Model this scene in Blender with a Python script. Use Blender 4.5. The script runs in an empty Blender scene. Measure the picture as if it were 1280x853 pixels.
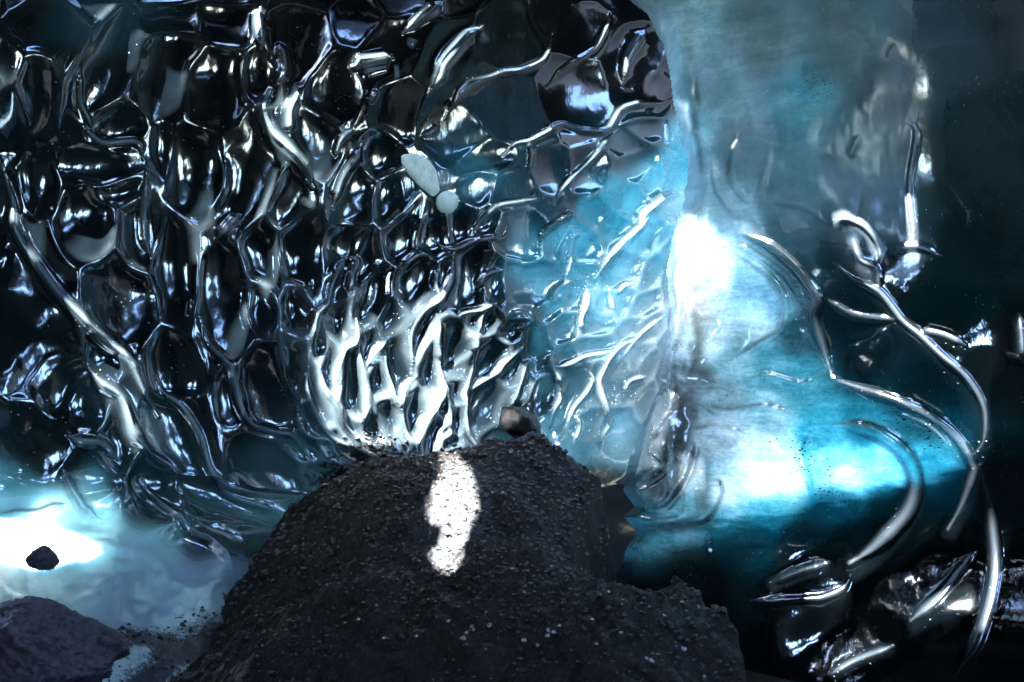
import bpy, bmesh, math, random
import numpy as np
from mathutils import Vector

# ------------------------------------------------------------------ camera, sky, sun, exposure
scene = bpy.context.scene
COL = scene.collection
CZ = 1.6                                   # eye height above the cave floor
LENS, SENS, W, H = 28.0, 36.0, 1280, 853
FPX = LENS / SENS * W
cam_d = bpy.data.cameras.new('camera'); cam = bpy.data.objects.new('camera', cam_d); COL.objects.link(cam)
cam_d.lens = LENS; cam_d.sensor_width = SENS; cam_d.clip_end = 500; cam_d.clip_start = 0.02
cam.location = (0, 0, CZ); cam.rotation_euler = (math.radians(90), 0, 0)
scene.camera = cam

SUN_DIR = Vector((0.26, 0.50, -0.83)).normalized()      # the way the light travels
world = bpy.data.worlds.new('World'); scene.world = world; world.use_nodes = True
wn = world.node_tree; wn.nodes.clear()
wo = wn.nodes.new('ShaderNodeOutputWorld'); wb = wn.nodes.new('ShaderNodeBackground')
sky = wn.nodes.new('ShaderNodeTexSky'); sky.sky_type = 'NISHITA'; sky.sun_disc = False
sky.sun_elevation = math.asin(-SUN_DIR.z); sky.sun_rotation = math.atan2(-SUN_DIR.x, -SUN_DIR.y)
sky.air_density = 1.0; sky.ozone_density = 3.0; sky.dust_density = .4
wb.inputs['Strength'].default_value = 0.15
wn.links.new(sky.outputs[0], wb.inputs[0]); wn.links.new(wb.outputs[0], wo.inputs[0])
sun_d = bpy.data.lights.new('sun', 'SUN'); sun_d.energy = 4.2; sun_d.angle = math.radians(0.5); sun_d.color = (1, .985, .965)
sun = bpy.data.objects.new('sun', sun_d); COL.objects.link(sun)
sun.rotation_euler = SUN_DIR.to_track_quat('-Z', 'Y').to_euler(); sun.location = (0, 0, 12)

scene.view_settings.view_transform = 'Standard'; scene.view_settings.look = 'None'
scene.view_settings.gamma = 1; scene.view_settings.use_curve_mapping = False
scene.view_settings.exposure = 5.3
scene.render.engine = 'CYCLES'
cy = scene.cycles
cy.use_denoising = True; cy.max_bounces = 4; cy.diffuse_bounces = 1; cy.glossy_bounces = 2
cy.transmission_bounces = 3; cy.sample_clamp_indirect = 6; cy.caustics_reflective = False; cy.caustics_refractive = False

# ------------------------------------------------------------------ helpers
rng = np.random.default_rng(7); random.seed(7)

def fade(t): return t * t * t * (t * (t * 6 - 15) + 10)
_perm = rng.random(65536)
def vnoise(x, y, seed=0):
    xi = np.floor(x).astype(np.int64); yi = np.floor(y).astype(np.int64)
    fx = fade(x - xi); fy = fade(y - yi)
    def g(a, b): return _perm[(a * 7919 + b * 104729 + seed * 15731 + (a * b) * 31) & 65535]
    return ((g(xi, yi) * (1 - fx) + g(xi + 1, yi) * fx) * (1 - fy) + (g(xi, yi + 1) * (1 - fx) + g(xi + 1, yi + 1) * fx) * fy) * 2 - 1
def fbm(x, y, o=4, seed=0, gain=.5):
    s = 0; a = 1
    for k in range(o):
        s = s + a * vnoise(x, y, seed + k * 13); x = x * 2.03 + 5.1; y = y * 2.03 - 3.7; a *= gain
    return s
def smooth(t): t = np.clip(t, 0, 1); return t * t * (3 - 2 * t)

def tag(o, label=None, cat=None, group=None, kind=None):
    if label: o['label'] = label
    if cat: o['category'] = cat
    if group: o['group'] = group
    if kind: o['kind'] = kind
    return o
def empty(name, loc=(0, 0, 0)):
    o = bpy.data.objects.new(name, None); COL.objects.link(o); o.location = loc; o.empty_display_size = .1
    return o
def mesh_np(name, co, faces, mat, parent=None, normals=None, attrs=None, smooth_sh=True):
    me = bpy.data.meshes.new(name)
    nv, nf, k = len(co), len(faces), faces.shape[1]
    me.vertices.add(nv); me.vertices.foreach_set('co', np.ascontiguousarray(co, np.float32).ravel())
    me.loops.add(nf * k); me.loops.foreach_set('vertex_index', np.ascontiguousarray(faces, np.int32).ravel())
    me.polygons.add(nf); me.polygons.foreach_set('loop_start', np.arange(0, nf * k, k, dtype=np.int32))
    me.polygons.foreach_set('loop_total', np.full(nf, k, np.int32))
    me.update(calc_edges=True)
    me.polygons.foreach_set('use_smooth', np.full(nf, smooth_sh, bool))
    if attrs:
        for an, av in attrs.items():
            a = me.attributes.new(an, 'FLOAT', 'POINT'); a.data.foreach_set('value', np.ascontiguousarray(av, np.float32))
    if normals is not None: me.normals_split_custom_set_from_vertices(np.ascontiguousarray(normals, np.float32))
    me.materials.append(mat)
    o = bpy.data.objects.new(name, me); COL.objects.link(o)
    if parent is not None: o.parent = parent
    return o

def rayk(u, v): return (u - W / 2) / FPX, -(v - H / 2) / FPX
def at(u, v, y):
    kx, kz = rayk(u, v); return Vector((kx * y, y, CZ + kz * y))

# ------------------------------------------------------------------ materials
def nodes(m):
    m.use_nodes = True; nt = m.node_tree; nt.nodes.clear(); return nt
class NB:
    def __init__(s, m): s.t = nodes(m)
    def n(s, ty, **kw):
        x = s.t.nodes.new(ty)
        for k, v in kw.items():
            if k.startswith('i_'):
                key = k[2:]; key = int(key) if key.isdigit() else key
                if isinstance(v, bpy.types.NodeSocket): s.t.links.new(v, x.inputs[key])
                else: x.inputs[key].default_value = v
            else: setattr(x, k, v)
        return x
    def m(s, op, a, b=None, c=None, clamp=False):
        x = s.t.nodes.new('ShaderNodeMath'); x.operation = op; x.use_clamp = clamp
        for i, v in enumerate((a, b, c)):
            if v is None: continue
            if isinstance(v, bpy.types.NodeSocket): s.t.links.new(v, x.inputs[i])
            else: x.inputs[i].default_value = v
        return x.outputs[0]
    def l(s, a, b): s.t.links.new(a, b)
    def noise(s, vec, scale, detail=3, rough=.5, dist=0):
        x = s.t.nodes.new('ShaderNodeTexNoise'); s.l(vec, x.inputs['Vector'])
        x.inputs['Scale'].default_value = scale; x.inputs['Detail'].default_value = detail
        x.inputs['Roughness'].default_value = rough; x.inputs['Distortion'].default_value = dist
        return x.outputs['Fac']
    def mapping(s, vec, sc, rot=(0, 0, 0)):
        x = s.t.nodes.new('ShaderNodeMapping'); s.l(vec, x.inputs['Vector'])
        x.inputs['Scale'].default_value = sc; x.inputs['Rotation'].default_value = rot
        return x.outputs[0]

def ice_material(name, body=(.0016, .003, .0042), rough=.105, streak=.5, milk=.0, speck=0.0, ior=1.85, gain=.17, frost=(.026, .034, .042), sss=0):
    """wet glacier ice: light comes through it according to how thick ('thickness', tints it) and how clear ('clarity') it is"""
    m = bpy.data.materials.new(name); b = NB(m)
    pos = b.n('ShaderNodeNewGeometry').outputs['Position']
    th = b.n('ShaderNodeAttribute', attribute_name='thickness').outputs['Fac']
    cl = b.n('ShaderNodeAttribute', attribute_name='clarity').outputs['Fac']
    # layering inside the ice: long near-horizontal bands, plus cloudy air bubbles
    band = b.noise(b.mapping(pos, (1.6, 1.6, 7), (0, .12, 0)), 1.5, 6, .6, 1.5)
    cloud = b.noise(pos, 5.5, 5, .6, .8)
    fine = b.noise(b.mapping(pos, (3, 3, 9), (0, .35, 0)), 7, 5, .7, .8)
    t1 = b.m('MULTIPLY', b.m('SUBTRACT', band, .5), 1.0 * streak)
    t2 = b.m('MULTIPLY', b.m('SUBTRACT', cloud, .5), .9 * streak)
    t3 = b.m('MULTIPLY', b.m('SUBTRACT', fine, .5), .7 * streak)
    t4 = b.m('MULTIPLY', b.m('SUBTRACT', b.noise(pos, 24, 6, .7, 1.0), .5), .8 * streak)
    dv = b.m('ADD', b.m('ADD', t1, t2), b.m('ADD', t3, t4))
    tt = b.m('MAXIMUM', b.m('MULTIPLY_ADD', dv, b.m('ADD', th, .12), th), 0)
    loss = b.m('POWER', 2.718, b.m('MULTIPLY', dv, -1.6))
    s = b.m('MULTIPLY', b.m('MULTIPLY', cl, gain), loss)
    if speck:
        vo = b.n('ShaderNodeTexVoronoi', feature='F1'); vo.inputs['Scale'].default_value = 38
        b.l(b.mapping(pos, (1, 1, 1.8), (0, .2, 0)), vo.inputs['Vector'])
        msk = b.noise(pos, 3.1, 3, .5)
        r = b.m('MULTIPLY', b.m('MAXIMUM', b.m('SUBTRACT', msk, .52), 0), 2.2 * speck)
        sp = b.m('GREATER_THAN', vo.outputs['Distance'], b.m('MULTIPLY', r, .55))
        s = b.m('MULTIPLY', s, b.m('MULTIPLY_ADD', sp, .88, .12))
    ch = [b.m('MULTIPLY', s, b.m('POWER', 2.718, b.m('MULTIPLY', tt, -k))) for k in (2.5, .36, .17)]
    cc = b.n('ShaderNodeCombineColor', i_Red=ch[0], i_Green=ch[1], i_Blue=ch[2]).outputs[0]
    # surface: fine melt ripples
    rip = b.noise(b.mapping(pos, (9, 9, 3.2)), 5, 3, .5, .3)
    pit = b.noise(pos, 90, 2, .5)
    hgt = b.m('ADD', b.m('MULTIPLY', rip, 1.0), b.m('MULTIPLY', pit, .04))
    bump = b.n('ShaderNodeBump', i_Strength=.06, i_Distance=.01, i_Height=hgt)
    fr = b.n('ShaderNodeAttribute', attribute_name='frost').outputs['Fac']  # real frosting, plus painted brightness of ridge and rib crests
    di = b.n('ShaderNodeAttribute', attribute_name='dirt').outputs['Fac']
    dn = b.noise(pos, 55, 6, .8)
    dirt = b.n('ShaderNodeMapRange', i_Value=b.m('SUBTRACT', b.m('ADD', di, b.m('MULTIPLY', dn, .9)), .95)); dirt.inputs['From Max'].default_value = .12
    dirt = dirt.outputs[0]
    ro = b.m('ADD', b.m('MULTIPLY_ADD', cloud, .10, rough - .05), b.m('ADD', b.m('MULTIPLY', fr, .3), b.m('MULTIPLY', dirt, .3)))
    p = b.n('ShaderNodeBsdfPrincipled', i_Roughness=ro, i_IOR=ior, i_Normal=bump.outputs[0])
    p.inputs['Specular Tint'].default_value = (.8, .9, 1, 1)
    bodyc = b.n('ShaderNodeMixRGB', blend_type='MIX', i_Fac=cloud, i_Color1=(*[c * .5 for c in body], 1), i_Color2=(*[min(1, c * 1.6 + milk) for c in body], 1))
    frc = b.n('ShaderNodeMixRGB', i_Fac=fr, i_Color2=(*frost, 1)); b.l(bodyc.outputs[0], frc.inputs[1])
    drc = b.n('ShaderNodeMixRGB', i_Fac=dirt, i_Color2=(.0024, .0021, .0018, 1)); b.l(frc.outputs[0], drc.inputs[1])
    vs_ = b.n('ShaderNodeTexVoronoi', feature='F1'); vs_.inputs['Scale'].default_value = 46; b.l(pos, vs_.inputs['Vector'])
    bub = b.m('MULTIPLY', b.m('LESS_THAN', vs_.outputs['Distance'], .13), b.m('GREATER_THAN', b.noise(pos, 4.3, 3, .6), .56))
    spc = b.n('ShaderNodeMixRGB', i_Fac=b.m('MULTIPLY', bub, .8), i_Color2=(.16, .19, .21, 1)); b.l(drc.outputs[0], spc.inputs[1])
    b.l(spc.outputs[0], p.inputs['Base Color'])
    if sss:
        b.l(b.m('MULTIPLY', b.m('MULTIPLY', fr, b.m('SUBTRACT', 1.0, dirt)), sss), p.inputs['Subsurface Weight'])
        p.inputs['Subsurface Radius'].default_value = (.25, .75, 1.0); p.inputs['Subsurface Scale'].default_value = .12
    cd = b.n('ShaderNodeMixRGB', i_Fac=dirt, i_Color2=(0, 0, 0, 1)); b.l(cc, cd.inputs[1])
    tr = b.n('ShaderNodeBsdfTranslucent', i_Color=cd.outputs[0])
    add = b.n('ShaderNodeAddShader'); b.l(p.outputs[0], add.inputs[0]); b.l(tr.outputs[0], add.inputs[1])
    b.l(add.outputs[0], b.n('ShaderNodeOutputMaterial').inputs[0])
    return m

M = {}
M['ice'] = ice_material('scalloped_dark_ice', frost=(.2, .275, .31), ior=1.75)
M['ice_shelf'] = ice_material('frosted_shelf_ice', frost=(.2, .275, .31), sss=.85, ior=1.75)
M['ice_right'] = ice_material('banded_clear_ice', body=(.0004, .0008, .001), rough=.08, streak=.8, speck=1.4)

def sand_material():
    m = bpy.data.materials.new('wet_black_sand'); b = NB(m)
    pos = b.n('ShaderNodeNewGeometry').outputs['Position']
    a = b.noise(pos, 3, 5, .6); g = b.noise(pos, 60, 4, .7); f = b.noise(pos, 220, 2, .6)
    cr = b.n('ShaderNodeValToRGB'); b.l(b.m('ADD', b.m('MULTIPLY', g, .7), b.m('MULTIPLY', a, .3)), cr.inputs[0])
    e = cr.color_ramp.elements; e[0].position = .3; e[0].color = (.0008, .0007, .0006, 1); e[1].position = .72; e[1].color = (.013, .0117, .0102, 1)
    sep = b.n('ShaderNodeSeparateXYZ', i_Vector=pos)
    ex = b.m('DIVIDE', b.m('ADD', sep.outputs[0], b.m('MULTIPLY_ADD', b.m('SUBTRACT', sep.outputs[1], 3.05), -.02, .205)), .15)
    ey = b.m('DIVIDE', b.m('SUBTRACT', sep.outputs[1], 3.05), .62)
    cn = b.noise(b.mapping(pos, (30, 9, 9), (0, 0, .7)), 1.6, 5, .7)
    sunpatch_crust = b.n('ShaderNodeMapRange', i_Value=b.m('SUBTRACT', b.m('MULTIPLY_ADD', cn, 4.2, -1.25), b.m('ADD', b.m('MULTIPLY', ex, ex), b.m('MULTIPLY', ey, ey)))); sunpatch_crust.inputs['From Max'].default_value = .35
    icy = b.n('ShaderNodeMixRGB', i_Fac=b.m('MULTIPLY', sunpatch_crust.outputs[0], .85), i_Color2=(.04, .044, .05, 1)); b.l(cr.outputs[0], icy.inputs[1])  # part icy crust, part sunlit whiteness painted into the sand colour
    bump = b.n('ShaderNodeBump', i_Strength=.8, i_Distance=.012, i_Height=b.m('ADD', g, b.m('MULTIPLY', f, .5)))
    ro = b.m('MULTIPLY_ADD', a, .5, .12)
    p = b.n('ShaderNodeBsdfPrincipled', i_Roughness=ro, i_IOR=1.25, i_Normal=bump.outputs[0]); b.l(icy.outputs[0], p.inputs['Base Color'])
    b.l(p.outputs[0], b.n('ShaderNodeOutputMaterial').inputs[0]); return m
def stone_material(name, c0, c1, rough=.45, scale=40):
    m = bpy.data.materials.new(name); b = NB(m)
    pos = b.n('ShaderNodeNewGeometry').outputs['Position']
    g = b.noise(pos, scale, 5, .65)
    cr = b.n('ShaderNodeValToRGB'); b.l(g, cr.inputs[0]); e = cr.color_ramp.elements
    e[0].position = .33; e[0].color = (*c0, 1); e[1].position = .68; e[1].color = (*c1, 1)
    bump = b.n('ShaderNodeBump', i_Strength=.7, i_Distance=.01, i_Height=g)
    p = b.n('ShaderNodeBsdfPrincipled', i_Roughness=rough, i_Normal=bump.outputs[0]); b.l(cr.outputs[0], p.inputs['Base Color'])
    b.l(p.outputs[0], b.n('ShaderNodeOutputMaterial').inputs[0]); return m
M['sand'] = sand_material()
M['stone_dark'] = stone_material('dark_basalt', (.0015, .0015, .0017), (.009, .009, .0095), .3)
M['stone_pale'] = stone_material('pale_pebble', (.16, .16, .15), (.42, .42, .4), .4)
M['stone_frost'] = stone_material('frosted_rock', (.004, .0035, .005), (.07, .06, .08), .5, 75)
M['rock'] = stone_material('cave_rock', (.0012, .0015, .002), (.004, .005, .006), .5, 6)
M['bubble'] = stone_material('milky_trapped_air', (.35, .5, .5), (.6, .72, .7), .35, 25)

# ------------------------------------------------------------------ cave shell behind and above the camera (rock-dark, unseen; sky openings added to shape the highlights)
def panel(name, corners, holes=(), thick=Vector((0, 0, .3)), mat=None):
    """flat slab given by its corners, with openings cut through it along 'thick'"""
    bm = bmesh.new(); edges = []
    for loop in [corners] + list(holes):
        vs = [bm.verts.new(p) for p in loop]
        edges += [bm.edges.new((vs[i], vs[(i + 1) % len(vs)])) for i in range(len(vs))]
    bmesh.ops.triangle_fill(bm, use_beauty=True, edges=edges)
    fs = bm.faces[:]
    ext = bmesh.ops.extrude_face_region(bm, geom=fs)
    bmesh.ops.translate(bm, verts=[g for g in ext['geom'] if isinstance(g, bmesh.types.BMVert)], vec=thick)
    bmesh.ops.recalc_face_normals(bm, faces=bm.faces[:])
    me = bpy.data.meshes.new(name); bm.to_mesh(me); bm.free(); me.materials.append(mat or M['rock'])
    o = bpy.data.objects.new(name, me); COL.objects.link(o); o['kind'] = 'structure'
    return o
def blob_loop(c, ax, bx_, ra, rb, n=28, seed=1, rough=.14):
    out = []
    for i in range(n):
        a = 2 * math.pi * i / n
        k = 1 + rough * math.sin(3 * a + seed) + rough * .6 * math.sin(5 * a + 2.1 * seed)
        out.append(Vector(c) + Vector(ax) * ra * k * math.cos(a) + Vector(bx_) * rb * k * math.sin(a))
    return out

# mound plane: where the black sand lies (z falls toward the camera)
PL0, PLS = 1.2, .171        # drop below the eye = PL0 - PLS*y
def on_sand(u, v):
    kx, kz = rayk(u, v); y = PL0 / (-kz + PLS); return Vector((kx * y, y, CZ + kz * y))
ROOF_Z = 4.0
def sun_hole(pix):
    out = []
    for (u, v) in pix:
        p = on_sand(u, v); t = (ROOF_Z - p.z) / -SUN_DIR.z
        out.append(p - SUN_DIR * t)
    return out
patch = [(556, 578), (572, 576), (590, 592), (600, 622), (604, 655), (592, 676), (584, 700), (582, 728), (566, 738), (552, 722), (541, 700), (552, 690), (560, 672), (540, 660), (538, 640), (552, 622), (556, 600)]
X0, X1, Y0, Y1 = -4.2, 4.6, -4.0, 5.2
panel('cave_wall_back', [Vector((X0, Y0, 0)), Vector((X1, Y0, 0)), Vector((X1, Y0, ROOF_Z)), Vector((X0, Y0, ROOF_Z))],
      [blob_loop((.1, Y0, 3.1), (1, 0, 0), (0, 0, 1), .6, .6, seed=2)], thick=Vector((0, -.4, 0)))
panel('cave_wall_left', [Vector((X0, Y0, 0)), Vector((X0, 3.2, 0)), Vector((X0, 3.2, ROOF_Z)), Vector((X0, Y0, ROOF_Z))],
      [], thick=Vector((-.4, 0, 0)))
panel('cave_wall_right', [Vector((X1, Y0, 0)), Vector((X1, 3.4, 0)), Vector((X1, 3.4, ROOF_Z)), Vector((X1, Y0, ROOF_Z))],
      [blob_loop((X1, 1.8, 3.0), (0, 1, 0), (0, 0, 1), 1.1, .7, seed=5), blob_loop((X1, -.7, 3.1), (0, 1, 0), (0, 0, 1), .5, .6, seed=9)], thick=Vector((.4, 0, 0)))

panel('sky_block_panel', [Vector((6.2, 1.5, 0)), Vector((5.4, 10.0, 0)), Vector((5.4, 10.0, 5.8)), Vector((6.2, 1.5, 5.4))], thick=Vector((.5, .1, 0)))  # unseen slab added to keep open sky out of the wall's reflections

# ------------------------------------------------------------------ traced relief
def catmull(pts, step=2.0):
    P = np.array(pts, float); out = []
    P = np.vstack([2 * P[0] - P[1], P, 2 * P[-1] - P[-2]])
    for i in range(1, len(P) - 2):
        p0, p1, p2, p3 = P[i - 1], P[i], P[i + 1], P[i + 2]
        n = max(2, int(np.hypot(*(p2 - p1)[:2]) / step))
        t = np.linspace(0, 1, n, endpoint=False)[:, None]
        out.append(.5 * (2 * p1 + (p2 - p0) * t + (2 * p0 - 5 * p1 + 4 * p2 - p3) * t ** 2 + (3 * p1 - p0 - 3 * p2 + p3) * t ** 3))
    out.append(P[-2][None]); return np.vstack(out)

def axis(lo, hi, a, b, fine, coarse):
    return np.concatenate([np.arange(lo, a, coarse), np.arange(a, b, fine), np.arange(b, hi + coarse, coarse)])

def ridge_field(U, V, us, vs, pts, w, taper=True):
    """distance-to-curve over curve width; pts (u, v[, width factor])"""
    c = catmull([(p[0], p[1]) for p in pts])
    n = len(c); s = np.linspace(0, 1, n)
    wf = np.interp(s, np.linspace(0, 1, len(pts)), [p[2] if len(p) > 2 else 1 for p in pts])
    if taper: wf = wf * np.clip(np.minimum(s, 1 - s) * 5, .25, 1)
    R = w * 3.2 * wf.max()
    i0, i1 = np.searchsorted(us, [c[:, 0].min() - R, c[:, 0].max() + R]); j0, j1 = np.searchsorted(vs, [c[:, 1].min() - R, c[:, 1].max() + R])
    if i1 <= i0 or j1 <= j0: return None
    uu = U[j0:j1, i0:i1]; vv = V[j0:j1, i0:i1]
    best = np.full(uu.shape, 1e9); wb = np.ones(uu.shape)
    for k in range(n):
        d = (uu - c[k, 0]) ** 2 + (vv - c[k, 1]) ** 2
        m = d < best; best[m] = d[m]; wb[m] = wf[k]
    return (slice(j0, j1), slice(i0, i1)), np.sqrt(best) / (w * wb), wb

def gauss(A, sg):
    r = int(3 * sg + 1); k = np.exp(-np.arange(-r, r + 1) ** 2 / (2 * sg * sg)); k /= k.sum()
    A = np.pad(A, ((r, r), (r, r)), 'edge')
    A = sum(k[i] * A[i:i + A.shape[0] - 2 * r] for i in range(2 * r + 1))
    return sum(k[i] * A[:, i:i + A.shape[1] - 2 * r] for i in range(2 * r + 1))

def idw(U, V, pts, p=5.0, soft=16):
    num = [0, 0]; den = 0
    for (u, v, s, t) in pts:
        w = 1 / ((U - u) ** 2 + (V - v) ** 2 + soft ** 2) ** (p / 2)
        num[0] = num[0] + w * math.log(s); num[1] = num[1] + w * t; den = den + w
    return np.exp(num[0] / den), num[1] / den

def grid_normals(P):
    du = np.gradient(P, axis=1); dv = np.gradient(P, axis=0)
    n = np.cross(dv, du); n /= np.linalg.norm(n, axis=2, keepdims=True) + 1e-12
    return n

def split_sheet(P, N, lab, valid, attrs, make):
    """cut one continuous surface into one mesh per label"""
    nv, nu = P.shape[:2]
    idx = np.arange(nv * nu).reshape(nv, nu)
    q = np.stack([idx[:-1, :-1], idx[1:, :-1], idx[1:, 1:], idx[:-1, 1:]], -1).reshape(-1, 4)
    fl = lab[:-1, :-1].ravel(); fv = (valid[:-1, :-1] & valid[1:, 1:] & valid[1:, :-1] & valid[:-1, 1:]).ravel()
    Pf = P.reshape(-1, 3); Nf = N.reshape(-1, 3); af = {k: v.ravel() for k, v in attrs.items()}
    for k in np.unique(fl[fv]):
        f = q[(fl == k) & fv]
        if len(f) < 12: continue
        used, inv = np.unique(f, return_inverse=True)
        make(int(k), Pf[used], inv.reshape(-1, 4), Nf[used], {a: v[used] for a, v in af.items()})

# ================================================================== LEFT: the scalloped wall
us = axis(-300, 920, -10, 880, 1.45, 9); vs = axis(-560, 1000, -8, 800, 1.45, 9)
U, V = np.meshgrid(us, vs)
# hollows melted into the ice: u, v, half width, half height, lean (deg, + leans right at the top), depth factor
D = [(39,112,22,46,4),(136,80,25,66,22),(268,109,38,40,0),(326,94,22,30,10),(212,88,30,62,14),(146,158,32,24,-10),(112,204,38,20,0),(204,180,14,42,-4),(240,215,29,46,0),
 (313,222,28,60,12),(362,252,24,36,18),(392,176,22,42,10),(52,225,20,42,-4),(105,284,32,42,4),(8,250,16,60,-6),(152,243,32,14,0),(176,296,28,42,0),(193,280,9,36,-4),(214,22,40,26,0),
 (40,30,40,40,0),(8,70,22,40,0),(280,30,34,28,0),(372,60,34,40,15),(418,110,28,40,20),
 (26,400,64,104,0),(216,338,26,56,-4),(283,384,31,68,-4),(332,320,24,44,0),(324,384,18,38,-8),(372,305,24,46,4),(367,392,15,32,0),(214,462,23,46,-8),(285,490,17,36,-4),(338,490,37,52,-14),
 (222,545,32,56,-28),(126,440,20,24,0),(101,505,22,32,0),(148,560,22,30,-20),(366,462,15,42,-4),(345,588,30,56,-58),(270,628,24,66,-62),(116,592,32,28,0),(195,610,26,40,-30),(300,668,22,52,-66),(240,690,30,36,-40),
 (150,370,40,52,-16),(70,480,34,46,-10),(20,545,60,44,0),
 (455,330,20,36,8),(424,365,12,42,16),(467,368,22,38,12),(521,350,23,37,18),(555,348,9,28,14),(422,396,17,26,4),(491,396,16,26,20),(588,350,24,44,12),(589,405,12,18,4),(529,412,13,34,16),
 (397,436,10,17,0),(412,464,12,32,-10),(440,486,14,38,-4),(396,500,10,48,-16),(465,433,12,28,22),(476,477,12,20,0),(500,461,16,42,-6),(487,527,12,24,-18),(517,520,17,32,6),(534,467,12,42,14),
 (549,517,8,11,0),(556,544,7,9,20),(536,548,13,24,10),(570,435,19,34,6),(577,459,9,20,52),(570,489,11,17,4),(574,523,10,24,4),(593,540,8,24,-14),(567,553,9,16,60),(470,540,15,18,-30),(446,540,12,26,-40),
 (386,524,11,28,-34),(420,558,12,34,-58),(372,560,18,30,-50),(400,600,20,40,-55),
 (610,454,20,34,28),(641,457,12,27,35),(607,505,23,34,18),(657,474,9,30,20),(629,512,10,22,16),(671,494,14,34,20),(719,496,18,34,22),(672,439,16,32,12),(714,449,14,11,0),(744,437,13,24,66),
 (744,482,12,24,22),(774,457,14,34,36),(766,484,12,20,30),(787,486,12,20,36),(729,532,14,22,26),(776,540,22,26,30),(697,530,14,26,20),(620,555,18,20,0),(650,520,16,24,10),
 (582,282,22,28,18),(607,279,16,20,14),(620,352,18,28,20),(610,399,12,22,12),(640,410,11,18,48),(654,297,26,32,18),(661,350,38,26,0),(702,297,17,24,26),(725,307,20,24,16),(725,341,24,13,10),(719,366,14,28,20),
 (742,354,8,8,0),(776,339,17,32,44),(757,381,11,17,10),(778,377,12,17,14),(747,404,16,22,60),(710,412,14,22,50),(690,390,12,18,30),(808,378,14,24,50),(815,415,13,26,40),(800,445,12,24,42),(790,410,11,20,44),(820,340,13,26,40),
 (815,460,12,22,30),(812,500,12,24,30),(806,300,14,28,46),(835,290,10,22,40),(770,285,20,22,40),(740,268,24,20,30),(790,255,18,18,40),(820,225,16,20,36),(840,200,10,22,20),(800,205,20,22,40),
 (440,250,24,44,20),(476,190,22,34,24),(500,300,26,26,0),(545,300,24,24,10),(480,250,18,30,16),(430,305,22,28,6),(640,240,28,20,-20),(690,215,26,24,20),(735,215,20,24,36),(785,180,24,18,20),(600,235,24,22,0),
 (560,170,60,30,40),(640,130,50,34,50),(720,110,44,44,40),(790,80,36,44,20),(640,50,50,36,60),(560,60,22,50,40),(490,60,34,50,40),(450,30,26,30,30),(730,40,36,40,30),(500,140,34,36,20),(600,200,36,20,-10),(820,110,24,26,0),(700,20,30,30,20),(810,160,26,12,0)]
D = [d if len(d) > 5 else d + (1.0,) for d in D]
for (gu, gv) in [(u, v) for u in range(-280, 0, 90) for v in range(-540, 960, 120)] + [(u, v) for u in range(0, 1000, 100) for v in range(-540, -10, 95)] + [(u, v) for u in range(880, 1020, 60) for v in range(0, 600, 80)]:
    D.append((gu + rng.uniform(-20, 20), gv + rng.uniform(-25, 25), rng.uniform(34, 48), rng.uniform(55, 75), rng.uniform(-15, 25), 1.0))
hd = np.zeros(U.shape); e1 = np.full(U.shape, 9.0); e2 = np.full(U.shape, 9.0); rr = np.full(U.shape, 30.0); cell = np.zeros(U.shape, int)
wu = U + 4 * fbm(U / 45, V / 45, 2, 3); wv = V + 4 * fbm(U / 45, V / 45, 2, 9)
for k, (u, v, a, b_, rot, f) in enumerate(D):
    R = max(a, b_) * 2.6
    i0, i1 = np.searchsorted(us, [u - R, u + R]); j0, j1 = np.searchsorted(vs, [v - R, v + R])
    sl = (slice(j0, j1), slice(i0, i1))
    du = wu[sl] - u; dv = wv[sl] - v; r = math.radians(rot); c, s = math.cos(r), math.sin(r)
    x = (du * c + dv * s) / a; y = (-du * s + dv * c) / b_
    e = np.sqrt(x * x + y * y)
    dep = f * .42 * min(a, b_ * .8) * np.clip(1 - (e / 1.24) ** 2.2, 0, None)
    hd[sl] = np.maximum(hd[sl], dep)
    m = e < e1[sl]
    e2[sl] = np.where(m, e1[sl], np.minimum(e2[sl], e)); e1[sl] = np.where(m, e, e1[sl])
    rr[sl] = np.where(m, min(a, b_), rr[sl]); cell[sl] = np.where(m, k, cell[sl])
hd = gauss(hd, 1.5)
# how strongly the ridges between the hollows stand up, zone by zone
WZ = [(480,510,1.3,5.6),(430,430,1.15,5.4),(560,470,1.05,5.0),(640,480,.8,4.2),(740,460,.6,3.0),(760,330,.5,3.0),(600,330,.6,3.6),(500,330,.6,4),(320,480,.55,4.5),(300,250,.5,5),(120,250,.55,6),(120,80,.45,6),(330,110,.55,5),(220,160,.35,5),(240,420,.5,5),(50,160,.4,6),(230,560,.7,5),(60,420,.2,5),(640,110,.18,4),(520,80,.2,4),(780,80,.15,4),(430,100,.3,4),(620,220,.25,3.5),(720,210,.35,3),(820,230,.5,3),(300,670,.6,4),(440,250,.5,4),(30,560,.3,5)]
wz, ww = idw(U, V, [(u, v, s_, w_) for (u, v, s_, w_) in WZ], p=4, soft=30)
hd = hd * np.clip(.35 + wz * .75, 0, 1.2)
dpx = (e2 - e1) * rr * .5
net = wz * ww * 1.15 * np.exp(-(dpx / ww) ** 2) * (.75 + .5 * vnoise(U / 60, V / 60, 17))
hd = hd - gauss(net, 1.1)
rel = -hd                                        # px units, + toward the camera
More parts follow.
